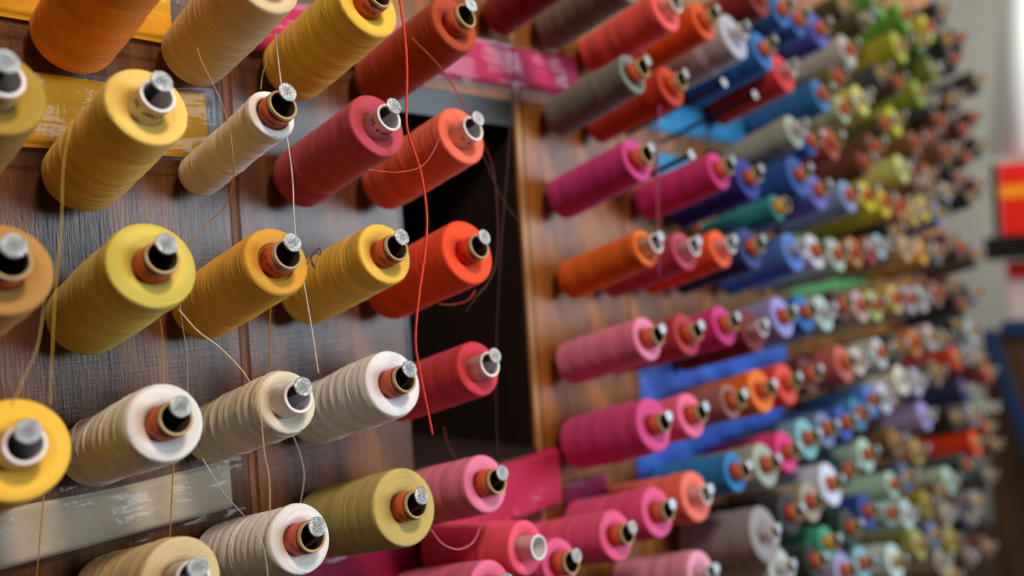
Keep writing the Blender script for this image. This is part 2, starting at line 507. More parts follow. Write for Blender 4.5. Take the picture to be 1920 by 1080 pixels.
(113.19,92.71,'soft lavender','A8A8E0','o',2.965,'B',7.19,12.58),
(135.95,87.38,'ice white','C4DCD8','n',3.074,'B',7.73,15.11),
(149.61,86.76,'olive','A09C50','o',2.855,'B',7.79,16.62),
(158.69,86.01,'blue violet','5C6C98','o',2.635,'B',7.87,17.63),
(169.12,82.25,'dull gold','A09428','o',2.745,'B',8.26,18.79),
(167.63,87.92,'parchment','A09480','w',2.483,'B',7.68,18.63),
(181.78,83.26,'night blue','202848','w',2.635,'B',8.15,20.20),
(190.25,84.66,'dove','8C8888','n',2.635,'B',8.01,21.14),
(162.11,79.86,'grey beige','908878','w',2.635,'B',8.50,18.01),
(181.28,75.42,'brown grey','645850','w',2.635,'B',8.96,20.14),
(196.09,72.99,'dried rose','6C3C38','o',2.635,'B',9.20,21.79),
(168.64,74.72,'hay','A09C58','o',2.635,'B',9.03,18.74),
]
BARE=[(71.33, 152.77), (80.32, 162.17), (88.58, 161.63)]
FILL=[(127.1, 182.28, -2, 14), (136.03, 181.48, -2, 15), (143.29, 173.22, -1, 16), (152.13, 172.84, -1, 17), (172.07, 171.39, -1, 19), (187.7, 173.34, -1, 21), (206.76, 171.42, -1, 23), (143.43, 164.13, 0, 16), (169.8, 163.92, 0, 19), (187.76, 162.98, 0, 21), (197.32, 161.49, 0, 22), (161.03, 154.49, 1, 18), (181.32, 153.46, 1, 20), (198.79, 152.46, 1, 22), (145.23, 144.65, 2, 16), (181.27, 142.91, 2, 20), (180.98, 133.31, 3, 20), (170.47, 122.87, 4, 19), (197.84, 115.13, 5, 22), (198.23, 104.32, 6, 22), (207.2, 103.02, 6, 23), (163.34, 93.36, 7, 18), (207.52, 94.19, 7, 23), (124.9, 85.46, 8, 14)]
THREADS=[
('yellow','D0A838',0.43,[(4.59, -12.15, 150.84), (4.09, -12.15, 148.95), (3.83, -12.15, 147.25), (3.6, -12.15, 144.79), (2.97, -12.15, 140.55), (2.56, -12.15, 136.96), (2.31, -12.15, 134.58)]),
('tan','C09858',0.54,[(13.93, -9.9, 157.0), (14.07, -10.08, 156.07), (14.64, -10.98, 153.61), (15.27, -10.98, 151.5), (15.49, -10.8, 149.36), (16.37, -9.0, 147.96), (16.61, -7.2, 146.53), (16.03, -5.4, 145.38), (14.73, -3.6, 143.26)]),
('off white','D8CCC0',0.79,[(20.39, -9.45, 159.3), (20.61, -9.45, 155.78), (20.78, -9.45, 152.24), (21.05, -9.45, 148.68), (20.96, -9.45, 144.7), (21.37, -9.45, 141.1), (21.84, -9.45, 137.04), (22.15, -9.45, 133.77)]),
('red orange','E03820',1.16,[(27.22, -15.75, 161.73), (27.5, -15.75, 158.98), (27.51, -15.75, 156.18), (27.21, -15.75, 153.34), (27.19, -15.75, 151.34), (28.17, -15.75, 148.59), (28.53, -15.75, 145.36), (28.11, -15.75, 142.51), (27.13, -15.75, 138.92), (26.53, -15.75, 135.77), (26.79, -15.75, 133.34), (27.21, -15.75, 130.87), (27.6, -15.75, 128.58)]),
('burnt orange','A84018',0.94,[(30.56, -13.05, 159.74), (33.31, -13.05, 158.0), (35.1, -13.05, 156.25), (36.57, -13.05, 154.29)]),
('rose pink','D86070',0.50,[(23.16, -15.75, 148.42), (25.88, -15.75, 148.36), (28.3, -15.75, 148.92), (29.62, -15.75, 150.11), (30.28, -15.75, 151.1)]),
('rust','5C1C10',0.83,[(41.34, -9.9, 152.98), (42.63, -9.9, 150.1), (42.73, -9.9, 145.13), (42.17, -9.9, 141.65), (40.91, -9.9, 139.73), (39.03, -9.9, 138.37), (37.77, -9.9, 137.26)]),
('dark red','400C10',0.85,[(49.26, -8.1, 165.65), (47.76, -8.1, 156.94), (46.45, -8.1, 150.01), (45.06, -8.1, 143.75), (43.71, -8.1, 136.09), (42.82, -8.1, 128.54), (42.5, -8.1, 123.0)]),
('maroon','5C1410',0.80,[(42.29, -9.0, 151.7), (44.48, -9.0, 147.77), (46.71, -9.0, 145.48)]),
('cream','D8C8A0',0.71,[(11.76, -9.0, 139.39), (12.97, -9.0, 137.85), (14.44, -9.0, 136.61), (15.94, -9.0, 134.94), (16.77, -9.0, 133.61)]),
('old gold','A87820',0.70,[(12.92, -3.15, 140.23), (13.15, -3.15, 139.05), (13.29, -3.15, 137.09), (13.04, -3.15, 133.22)]),
('dusty white','A09C98',0.71,[(14.82, -3.15, 139.71), (14.87, -3.15, 138.12), (15.04, -3.15, 135.92), (14.87, -3.15, 132.55)]),
('golden','A07020',0.77,[(22.3, -3.6, 140.49), (22.07, -3.6, 138.78), (21.85, -3.6, 136.66), (21.5, -3.6, 132.85)]),
('beige','D0B888',0.56,[(14.56, -13.5, 133.27), (14.63, -13.5, 132.2), (14.7, -13.5, 129.53), (14.92, -13.5, 127.71), (14.72, -13.5, 124.74)]),
('pale grey','A8A09C',0.76,[(21.82, -5.4, 129.92), (22.13, -5.4, 128.93), (22.79, -5.4, 126.77), (22.9, -5.4, 125.03), (22.21, -5.4, 122.64)]),
('mustard','9C7C28',0.78,[(13.34, -3.6, 129.3), (12.9, -3.6, 125.51), (12.45, -3.6, 122.14)]),
('white','C8C4BC',0.69,[(14.55, -5.4, 128.44), (14.98, -5.4, 127.58), (16.01, -5.4, 125.58), (17.99, -5.4, 122.89)]),
('olive gold','988030',0.69,[(4.47, -3.6, 127.89), (4.12, -3.6, 125.55), (3.68, -3.6, 122.74)]),
('sandy','C8A468',0.48,[(2.59, -11.7, 140.59), (2.02, -11.7, 137.92), (1.07, -11.7, 135.94), (0.15, -11.7, 134.02), (-0.29, -11.7, 133.23)]),
('amber','A87830',0.64,[(1.91, -7.2, 146.39), (2.74, -7.2, 145.83), (3.41, -7.2, 144.86)]),
('ivory','C8C0B0',0.56,[(6.16, -4.5, 131.12), (6.26, -4.5, 131.99), (6.69, -4.5, 132.44), (7.55, -4.5, 132.58)]),
('shell pink','E07080',0.87,[(30.37, -11.7, 120.02), (31.54, -11.7, 118.51), (33.3, -11.7, 117.57), (35.11, -11.7, 117.74), (36.31, -11.7, 119.27), (36.52, -11.7, 120.14)]),
('fire orange','D04018',0.84,[(35.39, -9.0, 138.16), (37.19, -9.0, 137.99), (39.11, -9.0, 138.3), (40.08, -9.0, 139.07)]),
('flax','D0C0A0',0.52,[(13.61, -13.5, 124.68), (14.17, -13.5, 123.3), (14.33, -13.5, 121.31)]),
('wine','5C1018',1.04,[(40.86, -2.7, 125.97), (41.14, -2.7, 124.35), (42.27, -2.7, 122.44)]),
('black','2A241C',0.61,[(19.66, -12.6, 141.96), (20.26, -12.6, 142.71), (20.75, -12.6, 143.08), (20.84, -12.6, 142.58), (20.35, -12.6, 142.74), (20.04, -12.6, 142.29), (20.27, -12.6, 141.67), (19.94, -12.6, 142.07)]),
('plum','8C3858',1.35,[(69.67, -11.7, 159.21), (68.06, -11.7, 150.52), (67.14, -11.7, 138.98)]),
('pale gold','B49C50',0.72,[(20.41, -8.1, 157.44), (19.97, -8.1, 156.38), (19.74, -8.1, 155.24)]),
]

U = 9.0
TILT = 0.2658
LEN = 0.1143          # thread package length
H0 = 0.0126           # from the wall to the base of the package, along the axis
HF = H0 + LEN
HN = 0.1490           # wall to nail head, along the axis
AX = Vector((0, -math.cos(TILT), math.sin(TILT)))

# ------------------------------------------------------------------ the boards and the opening between them
wood_left = wood('weathered_brown_wood', '2C1A0E', '6A442A', '92623A', 0.33)
wood_right = wood('warm_orange_brown_wood', '5A3414', '985E26', 'B47A38', 0.36)
wood_dark = wood('dark_brown_shaded_wood', '140A05', '20120A', '2A180C', 0.85)  # dark brown wood, lowered further to paint the opening's lining as unlit
wood_pale = wood('lit_plank_edge', '8C6030', 'B88C58', 'C8A070', 0.45)  # pale tone paints in the light on the board's edge
TH_ = 0.047


def board(name, label, xs, z0, z1, mat, y0=0.0, y1=TH_, gaps={}):
    root = empty(name, (xs[0], y0, z0))
    tag(root, label, 'board')
    for i in range(len(xs) - 1):
        me = box('plank', (xs[i] + gaps.get(i, 0.0008) - xs[0], 0, 0), (xs[i + 1] - 0.0008 - xs[0], y1 - y0, z1 - z0), 0.0012)
        link('plank', me, root, [mat], smooth=False)
    return root


lb = board('peg_board', 'left board of grey brown upright planks holding yellow and white spools', [-0.62, -0.21, 0.0, 0.2135, 0.392], 0.55, 2.3, wood_left, gaps={3: 0.0065})
link('seam_strip', box('seam_strip', (0.2142 + 0.62, 0.0022, 0), (0.2200 + 0.62, 0.03, 1.75)), lb, [wood('seam_wood', '4A2A12', '7A4A22', '94602E', 0.6)], smooth=False)
rb = board('peg_board', 'right board of warm brown planks running away behind the multicoloured spools', [0.586, 0.778, 0.97, 1.17, 1.38, 1.6, 1.82, 2.06, 2.22], 0.3, 2.9, wood_right)
link('edge_strip', box('edge_strip', (-0.010, 0.0, 0), (0.0, 0.005, 2.6), 0.0008), rb, [wood_pale], smooth=False)
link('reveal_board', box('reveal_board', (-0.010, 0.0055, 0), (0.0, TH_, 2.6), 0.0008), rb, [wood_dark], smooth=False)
tb = board('cross_board', 'upper board spanning the gap between both peg boards under pink packet', [0.392, 0.576], 1.600, 2.3, wood_right)
bb = board('cross_board', 'lower board closing the dark gap, behind the small pink spools', [0.392, 0.576], 0.55, 1.200, wood_left)
post = link('metal_post', box('metal_post', (0.3925, 0.0125, 1.30), (0.409, 0.03, 1.5715), 0.001), None, [simple('grey_painted_metal', '7C8088', 0.5, 0.2, 60, 0.1)])
tag(post, 'narrow grey metal post along left side of the dark opening', 'post')
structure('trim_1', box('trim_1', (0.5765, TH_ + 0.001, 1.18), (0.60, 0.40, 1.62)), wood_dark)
structure('wall_back', box('wall_back', (0.0, 0.40, 0.9), (0.62, 0.42, 1.9)), simple('recess_shade_black', '0C0A08', 0.9))  # black sheet painting the unlit depth behind the opening
structure('trim_shade_top', box('trim_shade_top', (0.392, 0.001, 1.572), (0.5755, TH_, 1.5995)), simple('soffit_shade', '1E1C1C', 0.4))  # added dark strip, paints the shade under the upper board
structure('trim_shade_sill', box('trim_shade_sill', (0.392, 0.0, 1.2005), (0.5755, TH_ + 0.2, 1.2045)), wood_dark)  # added dark lining, keeps the sill as dark as the unlit gap
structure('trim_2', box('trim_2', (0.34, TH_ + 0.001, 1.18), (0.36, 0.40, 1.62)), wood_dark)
structure('floor', box('floor', (-3, -4, -0.05), (6, 2, 0.0)), wood('floor_boards', '3A2A1C', '5A4028', '6C5034'))
structure('ceiling', box('ceiling', (-3, -4, 3.2), (6, 2, 3.25)), simple('ceiling_paint', 'A09888', 0.9, 0, 3, 0.04))
structure('wall_right', box('wall_right', (4.6, -4, 0), (4.7, 2, 3.2)), simple('grey_wall_paint', 'A8A49A', 0.9, 0, 2, 0.05))
structure('wall_front', box('wall_front', (-3, -4.1, 0), (4.6, -4.0, 3.2)), simple('shop_wall_paint', '6C5C4C', 0.9, 0, 2, 0.1))
structure('wall_rear', box('wall_rear', (-3, 1.0, 0), (4.6, 1.05, 3.2)), simple('rear_wall_paint', 'A8A49A', 0.9, 0, 2, 0.05))
structure('wall_left', box('wall_left', (-3.1, -4, 0), (-3.0, 2, 3.2)), simple('shop_side_paint', '605448', 0.9, 0, 2, 0.1))

# ------------------------------------------------------------------ thread spools and nails
SEGN = 96


def package_profile(R, L, rt_, n):
    """outline of a wound package: chamfered base, nearly straight flank, rounded rim, dished face."""
    P = [(rt_ * 0.98, 0.002), (R * 0.80, 0.0), (R * 0.955, 0.0008), (R * 0.985, 0.003)]
    z0, z1 = 0.006, L - 0.0035
    for i in range(n + 1):
        t = i / n
        P.append((R * (0.99 + 0.010 * math.sin(t * PI)), z0 + (z1 - z0) * t))
    P += [(R * 0.985, L - 0.0018), (R * 0.962, L - 0.0005), (R * 0.93, L), (R * 0.80, L + 0.0002), (R * 0.66, L - 0.0002), (rt_ + 0.0035, L - 0.0015), (rt_ + 0.0012, L - 0.0035), (rt_ * 0.98, L - 0.006)]
    return P


def package_mesh(R, L, rt_, n, seg, seed, amp=1.0, coarse=False):
    rng = random.Random(seed)
    PH = rng.uniform(0, 2 * PI); SL = rng.uniform(0.001, 0.004)
    ridges = [((k + rng.uniform(0.1, 0.9)) / 16 * L, rng.uniform(0.0018, 0.0045), rng.uniform(-0.00020, 0.00026), SL * rng.uniform(0.8, 1.2), PH + rng.uniform(-0.3, 0.3)) for k in range(16)]
    ridges += [(rng.uniform(0.04, 0.96) * L, rng.uniform(0.00035, 0.0006), rng.uniform(0.00012, 0.00030), SL * rng.uniform(0.9, 1.8), PH + rng.uniform(-0.5, 0.5)) for _ in range(11 if n > 100 else 0)]
    ridges += [(rng.uniform(0.1, 0.9) * L, 0.0005, 0.00018, rng.uniform(0.006, 0.012), rng.uniform(0, 2 * PI)) for _ in range(3 if n > 100 else 0)]
    steps = [(rng.uniform(0.1, 0.95) * L, rng.choice((-1, 1)) * rng.uniform(0.0001, 0.00035), SL, PH) for _ in range(6)]

    def wob(r, z, a, i):
        if r < R * 0.9: return r
        d = 0.0
        for zc, w, h, sl, ph in ridges:
            q = (z - zc - sl * math.sin(a + ph)) / w
            d += h * math.exp(-q * q)
        for zc, h, sl, ph in steps:
            q = (z - zc - sl * math.sin(a + ph)) / 0.0012
            d += h * 0.5 * math.tanh(q)
        if amp > 1.85 and n > 100: d += 0.00016 * math.sin(2 * PI * (z - SL * math.sin(a + PH)) / 0.0105 + 1.1 * math.sin(z * 90 + PH))
        if coarse: d += 0.00030 * abs(math.sin(PI * (z - SL * math.sin(a + PH)) / 0.00145))
        return r + d * amp
    prof = package_profile(R, L, rt_, n)
    if coarse:
        k = [i for i, q in enumerate(prof) if abs(q[0] - R * 0.93) < 1e-9][0]
        m_ = 60; r0, r1 = R * 0.93, rt_ + 0.0035
        face = [(r0 + (r1 - r0) * j / m_, L - 0.0015 * (j / m_) ** 2 + 0.00035 * abs(math.sin(PI * j / m_ * (r0 - r1) / 0.0014))) for j in range(m_ + 1)]
        prof = prof[:k] + face + prof[-3:]
    return lathe('thread_package', prof, seg, wob)


RT = 0.0108      # tube outer radius
RI = 0.0089
PROT = 0.0150
tube_cache = {}


def tube_mesh(kind, L):
    k = (kind, round(L, 3))
    if k in tube_cache: return tube_cache[k]
    z0, z1 = -0.005, L + PROT
    if kind == 'w':
        prof = [(RI, z0), (RT, z0), (RT, z1 - 0.0016), (RT + 0.0003, z1 - 0.0012), (RT + 0.0003, z1 - 0.0003), (RT - 0.0002, z1), (RI + 0.0002, z1), (RI - 0.0001, z1 - 0.0006), (RI, z1 - 0.002), (RI, z0)]
    else:
        prof = [(RI, z0), (RT, z0), (RT, z1 - 0.0004), (RT - 0.0003, z1), (RI + 0.0004, z1 + 0.0001), (RI, z1 - 0.0006), (RI, z0)]
    me = lathe('tube', prof, 64)
    me['inner'] = 1
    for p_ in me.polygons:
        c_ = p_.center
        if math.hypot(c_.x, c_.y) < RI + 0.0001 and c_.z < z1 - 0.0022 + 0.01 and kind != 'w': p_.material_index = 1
    tube_cache[k] = me
    return me


band_cache = {}


def band_mesh(kind, L):
    k = (kind, round(L, 3))
    if k in band_cache: return band_cache[k]
    z1 = L + PROT
    if kind == 'label_band':
        prof = [(RT + 0.00005, L - 0.006), (RT + 0.0003, L - 0.006), (RT + 0.0003, z1 - 0.0040), (RT + 0.00005, z1 - 0.0040)]
    else:
        prof = [(RT + 0.00005, z1 - 0.0040), (RT + 0.00018, z1 - 0.0040), (RT + 0.00018, z1 - 0.0026), (RT + 0.00005, z1 - 0.0026)]
    me = lathe(kind, prof, 64)
    band_cache[k] = me
    return me


text_cache = {}


def text_mesh(s, size, rad, zc, ang, flip=False):
    cu = bpy.data.curves.new('print', 'FONT')
    cu.body = s; cu.size = size; cu.align_x = 'CENTER'; cu.align_y = 'CENTER'; cu.resolution_u = 3
    cu.offset = size * 0.015
    o = bpy.data.objects.new('print', cu); C.objects.link(o)
    dg = bpy.context.evaluated_depsgraph_get()
    me = bpy.data.meshes.new_from_object(o.evaluated_get(dg))
    bpy.data.objects.remove(o)
    bm = bmesh.new(); bm.from_mesh(me)
    bmesh.ops.triangulate(bm, faces=bm.faces[:])
    long_e = [e for e in bm.edges if e.calc_length() > size * 0.3]
    bmesh.ops.subdivide_edges(bm, edges=long_e, cuts=2)
    for v in bm.verts:
        x, y = v.co.x, v.co.y
        if flip: x, y = -x, -y
        a = ang + x / rad
        v.co = Vector((rad * math.cos(a), rad * math.sin(a), zc + y))
    bm.to_mesh(me); bm.free()
    me.name = 'print'
    return me


def nail_head_mesh(rad=0.0068, th=0.0011, fine=True):
    """patterned striking face: a waffle of small raised squares."""
    V, F = [], []
    rings = 34 if fine else 8
    seg = 96 if fine else 20
    V.append((0, 0, th))
    pitch = 0.0016
    for i in range(1, rings + 1):
        r = rad * i / rings
        for k in range(seg):
            a = 2 * PI * k / seg
            x, y = r * math.cos(a), r * math.sin(a)
            h = 0.00034 * (math.sin(x * 2 * PI / pitch + y * 900) * math.sin(y * 2 * PI / pitch - x * 900)) if fine else 0.0
            h += 0.00008 * math.sin(x * 2100 + 1.0) * math.cos(y * 1700)
            if i > rings - 2: h = -0.0002 * (i - rings + 2)
            V.append((x, y, th + h))
    for k in range(seg):
        F.append((0, 1 + k, 1 + (k + 1) % seg))
    for i in range(rings - 1):
        for k in range(seg):
            k2 = (k + 1) % seg
            F.append((1 + i * seg + k, 1 + (i + 1) * seg + k, 1 + (i + 1) * seg + k2, 1 + i * seg + k2))
    b = len(V)
    for k in range(seg):
        a = 2 * PI * k / seg
        V.append((rad * math.cos(a), rad * math.sin(a), 0.0))
    last = 1 + (rings - 1) * seg
    for k in range(seg):
        k2 = (k + 1) % seg
        F.append((last + k, b + k, b + k2, last + k2))
    F.append(tuple(b + k for k in range(seg))[::-1])
    return mesh('head', V, F)


HEAD_FINE = nail_head_mesh()
HEAD_FAR = nail_head_mesh(fine=False)
for m_ in (HEAD_FINE, HEAD_FAR):
    m_.materials.append(MAT['head'])
    for p_ in m_.polygons: p_.use_smooth = True
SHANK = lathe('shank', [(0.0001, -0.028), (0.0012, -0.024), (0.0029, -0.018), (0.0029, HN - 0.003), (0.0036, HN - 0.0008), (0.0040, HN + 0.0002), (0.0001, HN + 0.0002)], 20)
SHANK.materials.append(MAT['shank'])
for p_ in SHANK.polygons: p_.use_smooth = True

ORD = {-3: 'topmost', -2: 'second', -1: 'third', 0: 'fourth', 1: 'fifth', 2: 'sixth', 3: 'seventh', 4: 'eighth', 5: 'ninth', 6: 'tenth', 7: 'eleventh', 8: 'lowest'}
NUM = ['', 'first', 'second', 'third', 'fourth', 'fifth', 'sixth', 'seventh', 'eighth', 'ninth', 'tenth', 'eleventh', 'twelfth', 'thirteenth', 'fourteenth', 'fifteenth', 'sixteenth', 'seventeenth', 'eighteenth', 'nineteenth', 'twentieth']
rng = random.Random(11)


def orient(o, root, ax, roll=0.0):
    """local Z along the nail, local Y up the wall"""
    z = ax.normalized(); x = Vector((1, 0, 0)); y = z.cross(x).normalized(); x = y.cross(z)
    m = Matrix((x, y, z)).transposed()
    m = m @ Matrix.Rotation(roll, 3, 'Z')
    o.matrix_world = Matrix.Translation(root) @ m.to_4x4()


def make_nail(root, ax, label, near):
    n = empty('nail')
    tag(n, label, 'nail', 'steel nails carrying the spools')
    orient(n, root, ax, rng.uniform(0, 6.28))
    s = bpy.data.objects.new('shank', SHANK); C.objects.link(s); s.parent = n
    h = bpy.data.objects.new('head', HEAD_FINE if near else HEAD_FAR); C.objects.link(h); h.parent = n
    h.location = (0, 0, HN)
    h['label'] = 'bright patterned steel head'
    return n


def root_for(hx_, hz_, ax):
    """wall point of a nail whose head centre is at x, z (metres)"""
    h = Vector((hx_, -HN * math.cos(TILT), hz_))
    t = h.y / ax.y
    return h - ax * t


far_pkg = {}
TEXT = {(0, 2): '', (1, 1): ('R1MP  36', 0.0042), (1, 2): ('1001 M231/5ST', 0.0030), (1, 3): ('1000 P  36', 0.0042), (1, 4): ('K  12', 0.0036), (1, 0): ('1MP 36', 0.004),
        (2, 1): ('1 1/2', 0.0040), (2, 2): ('TEKON TEX 40', 0.0034), (2, 3): ('M1000', 0.0036), (2, 4): ('TEX 40', 0.0042), (2, 0): ('1000', 0.0036),
        (3, 1): ('TEX  1001', 0.0040), (3, 3): ('1000 m', 0.0034), (3, 4): ('M 12', 0.0034), (4, 1): ('M 36', 0.0044), (4, 2): ('1001  1 A SST', 0.0028), (4, 3): ('38695', 0.0042), (4, 4): ('1000', 0.0034),
        (0, 3): ('M1000', 0.0036), (0, 4): ('1000 m', 0.0034)}
def surf(L_, tube):
    pass


def make_spool(x, z, name, hx_, tube, R, side, row, col, near, label, ax):
    root = root_for(x, z, ax)
    s = empty('thread_spool')
    tag(s, label, 'spool', 'thread spools on the ' + ('left' if side == 'A' else 'right') + ' board')
    roll = 0.0
    m = MATC.get(hx_)
    if m is None:
        m = MATC[hx_] = thread_material(name.replace(' ', '_') + '_thread', hx_, coarse=(name == 'golden twine'))
    zz = ax.normalized(); yy = zz.cross(Vector((1, 0, 0))).normalized()
    orient(s, root + zz * H0 - yy * 0.0056, ax, roll)
    if near:
        co = name == 'golden twine'
        me = package_mesh(R, LEN, RT, 560 if co else 210, SEGN, int(x * 1000) + int(z * 777), 1.9 if name in ('snow white', 'cream', 'bright white', 'beige', 'milk white') else 1.0, co)
        p = link('thread_package', me, s, [m])
    else:
        key = (round(R, 4), hx_)
        me = far_pkg.get(key)
        if me is None:
            me = package_mesh(R, LEN, RT, 26, 40, int(R * 1e5), 1.8)
            me.materials.append(m)
            for p_ in me.polygons: p_.use_smooth = True
            far_pkg[key] = me
        p = bpy.data.objects.new('thread_package', me); C.objects.link(p); p.parent = s
    p['label'] = name + ' wound thread'
    tk = 'w' if tube == 'w' else 'c'
    tme = tube_mesh(tk, LEN)
    if not tme.materials:
        tme.materials.append(MAT['plastic'] if tk == 'w' else MAT['card'])
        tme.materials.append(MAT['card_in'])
        for p_ in tme.polygons: p_.use_smooth = True
    t = bpy.data.objects.new('tube', tme); C.objects.link(t); t.parent = s
    t['label'] = 'white plastic tube' if tk == 'w' else 'brown cardboard tube'
    if tk != 'w' and tube != 'n':
        bme = band_mesh('label_band', LEN)
        o = bpy.data.objects.new('label_band', bme)
        if tube in 'rySt':
            bme = bme.copy(); bme.materials.clear(); bme.materials.append(MAT['label_r' if tube == 'r' else 'label_y'])
            o = bpy.data.objects.new('label_band', bme)
            for p_ in bme.polygons: p_.use_smooth = True
        elif not bme.materials:
            bme.materials.append(MAT['label_o'])
            for p_ in bme.polygons: p_.use_smooth = True
        C.objects.link(o); o.parent = t
        o['label'] = {'r': 'red', 'y': 'yellow', 't': 'yellow'}.get(tube, 'orange') + ' paper label'
        bme2 = band_mesh('rim_band', LEN)
        if not bme2.materials:
            bme2.materials.append(MAT['black_band'])
            for p_ in bme2.polygons: p_.use_smooth = True
        if name == 'golden twine':
            bme2 = bme2.copy(); bme2.materials.clear(); bme2.materials.append(MAT['label_b'])
        o2 = bpy.data.objects.new('rim_band', bme2); C.objects.link(o2); o2.parent = t
    key = (round(row), round(col))
    if side == 'A' and key in TEXT and TEXT[key]:
        s_, sz = TEXT[key]
        zc = LEN + (PROT * 0.32 if tk != 'w' else PROT * 0.50)
        tm = text_mesh(s_, sz * 1.35, RT + (0.00036 if tk != 'w' else 0.00012), zc, math.radians(-122), flip=True)
        link('print', tm, t, [MAT['ink']], smooth=False)
    return s


MATC = {}
used = {}
NR = {0: 'top', 1: 'second', 2: 'third', 3: 'fourth', 4: 'fifth', 5: 'bottom'}
NC = {0: 'far left', 1: 'second', 2: 'third', 3: 'fourth', 4: 'fifth', 5: 'sixth', 6: 'seventh'}


def where(side, row, col):
    r, c = round(row), round(col)
    if side == 'A':
        w = NR.get(r, 'bottom') + ' row from top, ' + ('far left one' if c <= 0 else NC.get(c, 'seventh') + ' from left')
    else:
        w = ORD.get(max(-3, min(8, r))) + ' row right board, ' + (NUM[max(1, min(20, c - 6))] + ' past gap' if c > 6 else 'at the gap')
    return w


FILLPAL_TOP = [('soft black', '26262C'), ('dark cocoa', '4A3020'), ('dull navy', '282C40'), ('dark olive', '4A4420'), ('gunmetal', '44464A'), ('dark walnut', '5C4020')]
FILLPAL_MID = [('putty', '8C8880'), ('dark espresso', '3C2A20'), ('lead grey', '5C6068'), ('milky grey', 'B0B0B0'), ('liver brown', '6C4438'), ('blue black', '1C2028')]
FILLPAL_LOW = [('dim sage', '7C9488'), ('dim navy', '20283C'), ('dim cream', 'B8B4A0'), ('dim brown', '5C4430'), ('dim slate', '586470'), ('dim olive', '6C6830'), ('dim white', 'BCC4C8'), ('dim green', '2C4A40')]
allsp = list(SPOOLS)
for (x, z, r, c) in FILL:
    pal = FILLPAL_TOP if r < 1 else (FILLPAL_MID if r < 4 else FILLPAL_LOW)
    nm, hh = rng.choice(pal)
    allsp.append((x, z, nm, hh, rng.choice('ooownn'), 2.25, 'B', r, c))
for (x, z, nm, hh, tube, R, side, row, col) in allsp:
    near = (side == 'A')
    if side == 'B' and col > 15 and tube == 'o' and rng.random() < 0.5: tube = 'n'
    w = where(side, row, col)
    label = nm + ' thread spool, ' + w
    if label in used:
        label = nm + ' second thread spool, ' + w
    used[label] = 1
    jx = rng.uniform(-0.012, 0.012); jz = rng.uniform(-0.014, 0.014)
    if not near: jx *= 1.3; jz *= 1.3
    ax = Vector((jx, -math.cos(TILT + jz), math.sin(TILT + jz))).normalized()
    if nm == 'flamingo pink':
        ax = Vector((0.05, -math.cos(TILT - 0.10), math.sin(TILT - 0.10))).normalized()
    sp = make_spool(x / 100, z / 100, nm, hh, tube, R / 100, side, row, col, near, label, ax)
    if nm not in ('flamingo pink', 'teal'):
        make_nail(root_for(x / 100, z / 100, ax), ax, 'steel nail inside ' + nm + ' spool, ' + w, near or c < 10)
    else:
        n = make_nail(root_for(x / 100, z / 100, ax), ax, 'short steel nail hidden inside ' + nm + ' spool, ' + w, False)
        n.scale = (0.9, 0.9, 0.80)
for i, (x, z) in enumerate(BARE):
    make_nail(root_for(x / 100, z / 100, AX), AX, 'bare steel nail without spool, ' + ('left of the fuchsia spool', 'right of the brick red spool', 'left of the ocean blue spool')[i], True)

# ------------------------------------------------------------------ folded fabric packets in clear film, lying on the boards


def packet(label, x0, x1, z0, z1, hx_, slope=0.0, pad=0.010, thick=0.006, seed=1, lift=0.0012):
    root = empty('fabric_packet', (x0, -lift, z0))
    tag(root, label, 'fabric packet', 'fabric strips in clear film')
    L, Hh = x1 - x0, z1 - z0
    rg = random.Random(seed)
    ph = [rg.uniform(0, 6.28) for _ in range(6)]

    def surface(name, xa, xb, za, zb, nx, nz, t0, t1, w, mat, back=True):
        V, F = [], []
        def P(u, v):
            x = xa + (xb - xa) * u; zz = za + (zb - za) * v
            e = min(1.0, min(u, 1 - u) * (xb - xa) / 0.004) * min(1.0, min(v, 1 - v) * (zb - za) / 0.004)
            e = math.sqrt(max(0, 1 - (1 - e) ** 2))
            d = t0 + (t1 - t0) * e + e * w * (math.sin(x * 70 + zz * 60 + ph[0]) + 0.6 * math.sin(x * 31 - zz * 150 + ph[1]) + 0.5 * math.sin(x * 160 + zz * 40 + ph[2]))
            if not back:
                for vc in (0.10, 0.88): d += 0.0024 * math.exp(-((v - vc - 0.05 * math.sin(x * 23 + ph[4])) / 0.035) ** 2) * (0.6 + 0.4 * math.sin(x * 90 + ph[5]))
            return (x, -max(d, 0.0004), zz + slope * x + 0.0012 * math.sin(x * 37 + ph[3]) * v)
        for j in range(nz + 1):
            for i in range(nx + 1):
                V.append(P(i / nx, j / nz))
        for j in range(nz):
            for i in range(nx):
                a = j * (nx + 1) + i
                F.append((a, a + 1, a + nx + 2, a + nx + 1))
        if back:
            n0 = len(V)
            for j in range(nz + 1):
                for i in range(nx + 1):
                    q = P(i / nx, j / nz); V.append((q[0], 0.0, q[2]))
            for j in range(nz):
                for i in range(nx):
                    a = n0 + j * (nx + 1) + i
                    F.append((a, a + nx + 1, a + nx + 2, a + 1))
            def rim(idx):
                for a, b in zip(idx[:-1], idx[1:]):
                    F.append((a, a + n0, b + n0, b))
            rim(list(range(nx + 1))[::-1]); rim([nz * (nx + 1) + i for i in range(nx + 1)])
            rim([j * (nx + 1) for j in range(nz + 1)]); rim([j * (nx + 1) + nx for j in range(nz + 1)][::-1])
        return link(name, mesh(name, V, F), root, [mat])
    nx = max(40, int(L / 0.004))
    surface('fabric', 0, L, 0, Hh, nx, 20, 0.0008, thick, 0.0003, fabric_material('fabric_' + hx_, hx_))
    surface('film_sleeve', -pad, L + pad, -pad, Hh + pad, nx, 26, 0.0012, thick + 0.0022, 0.0007, MAT['film'], back=False)
    return root


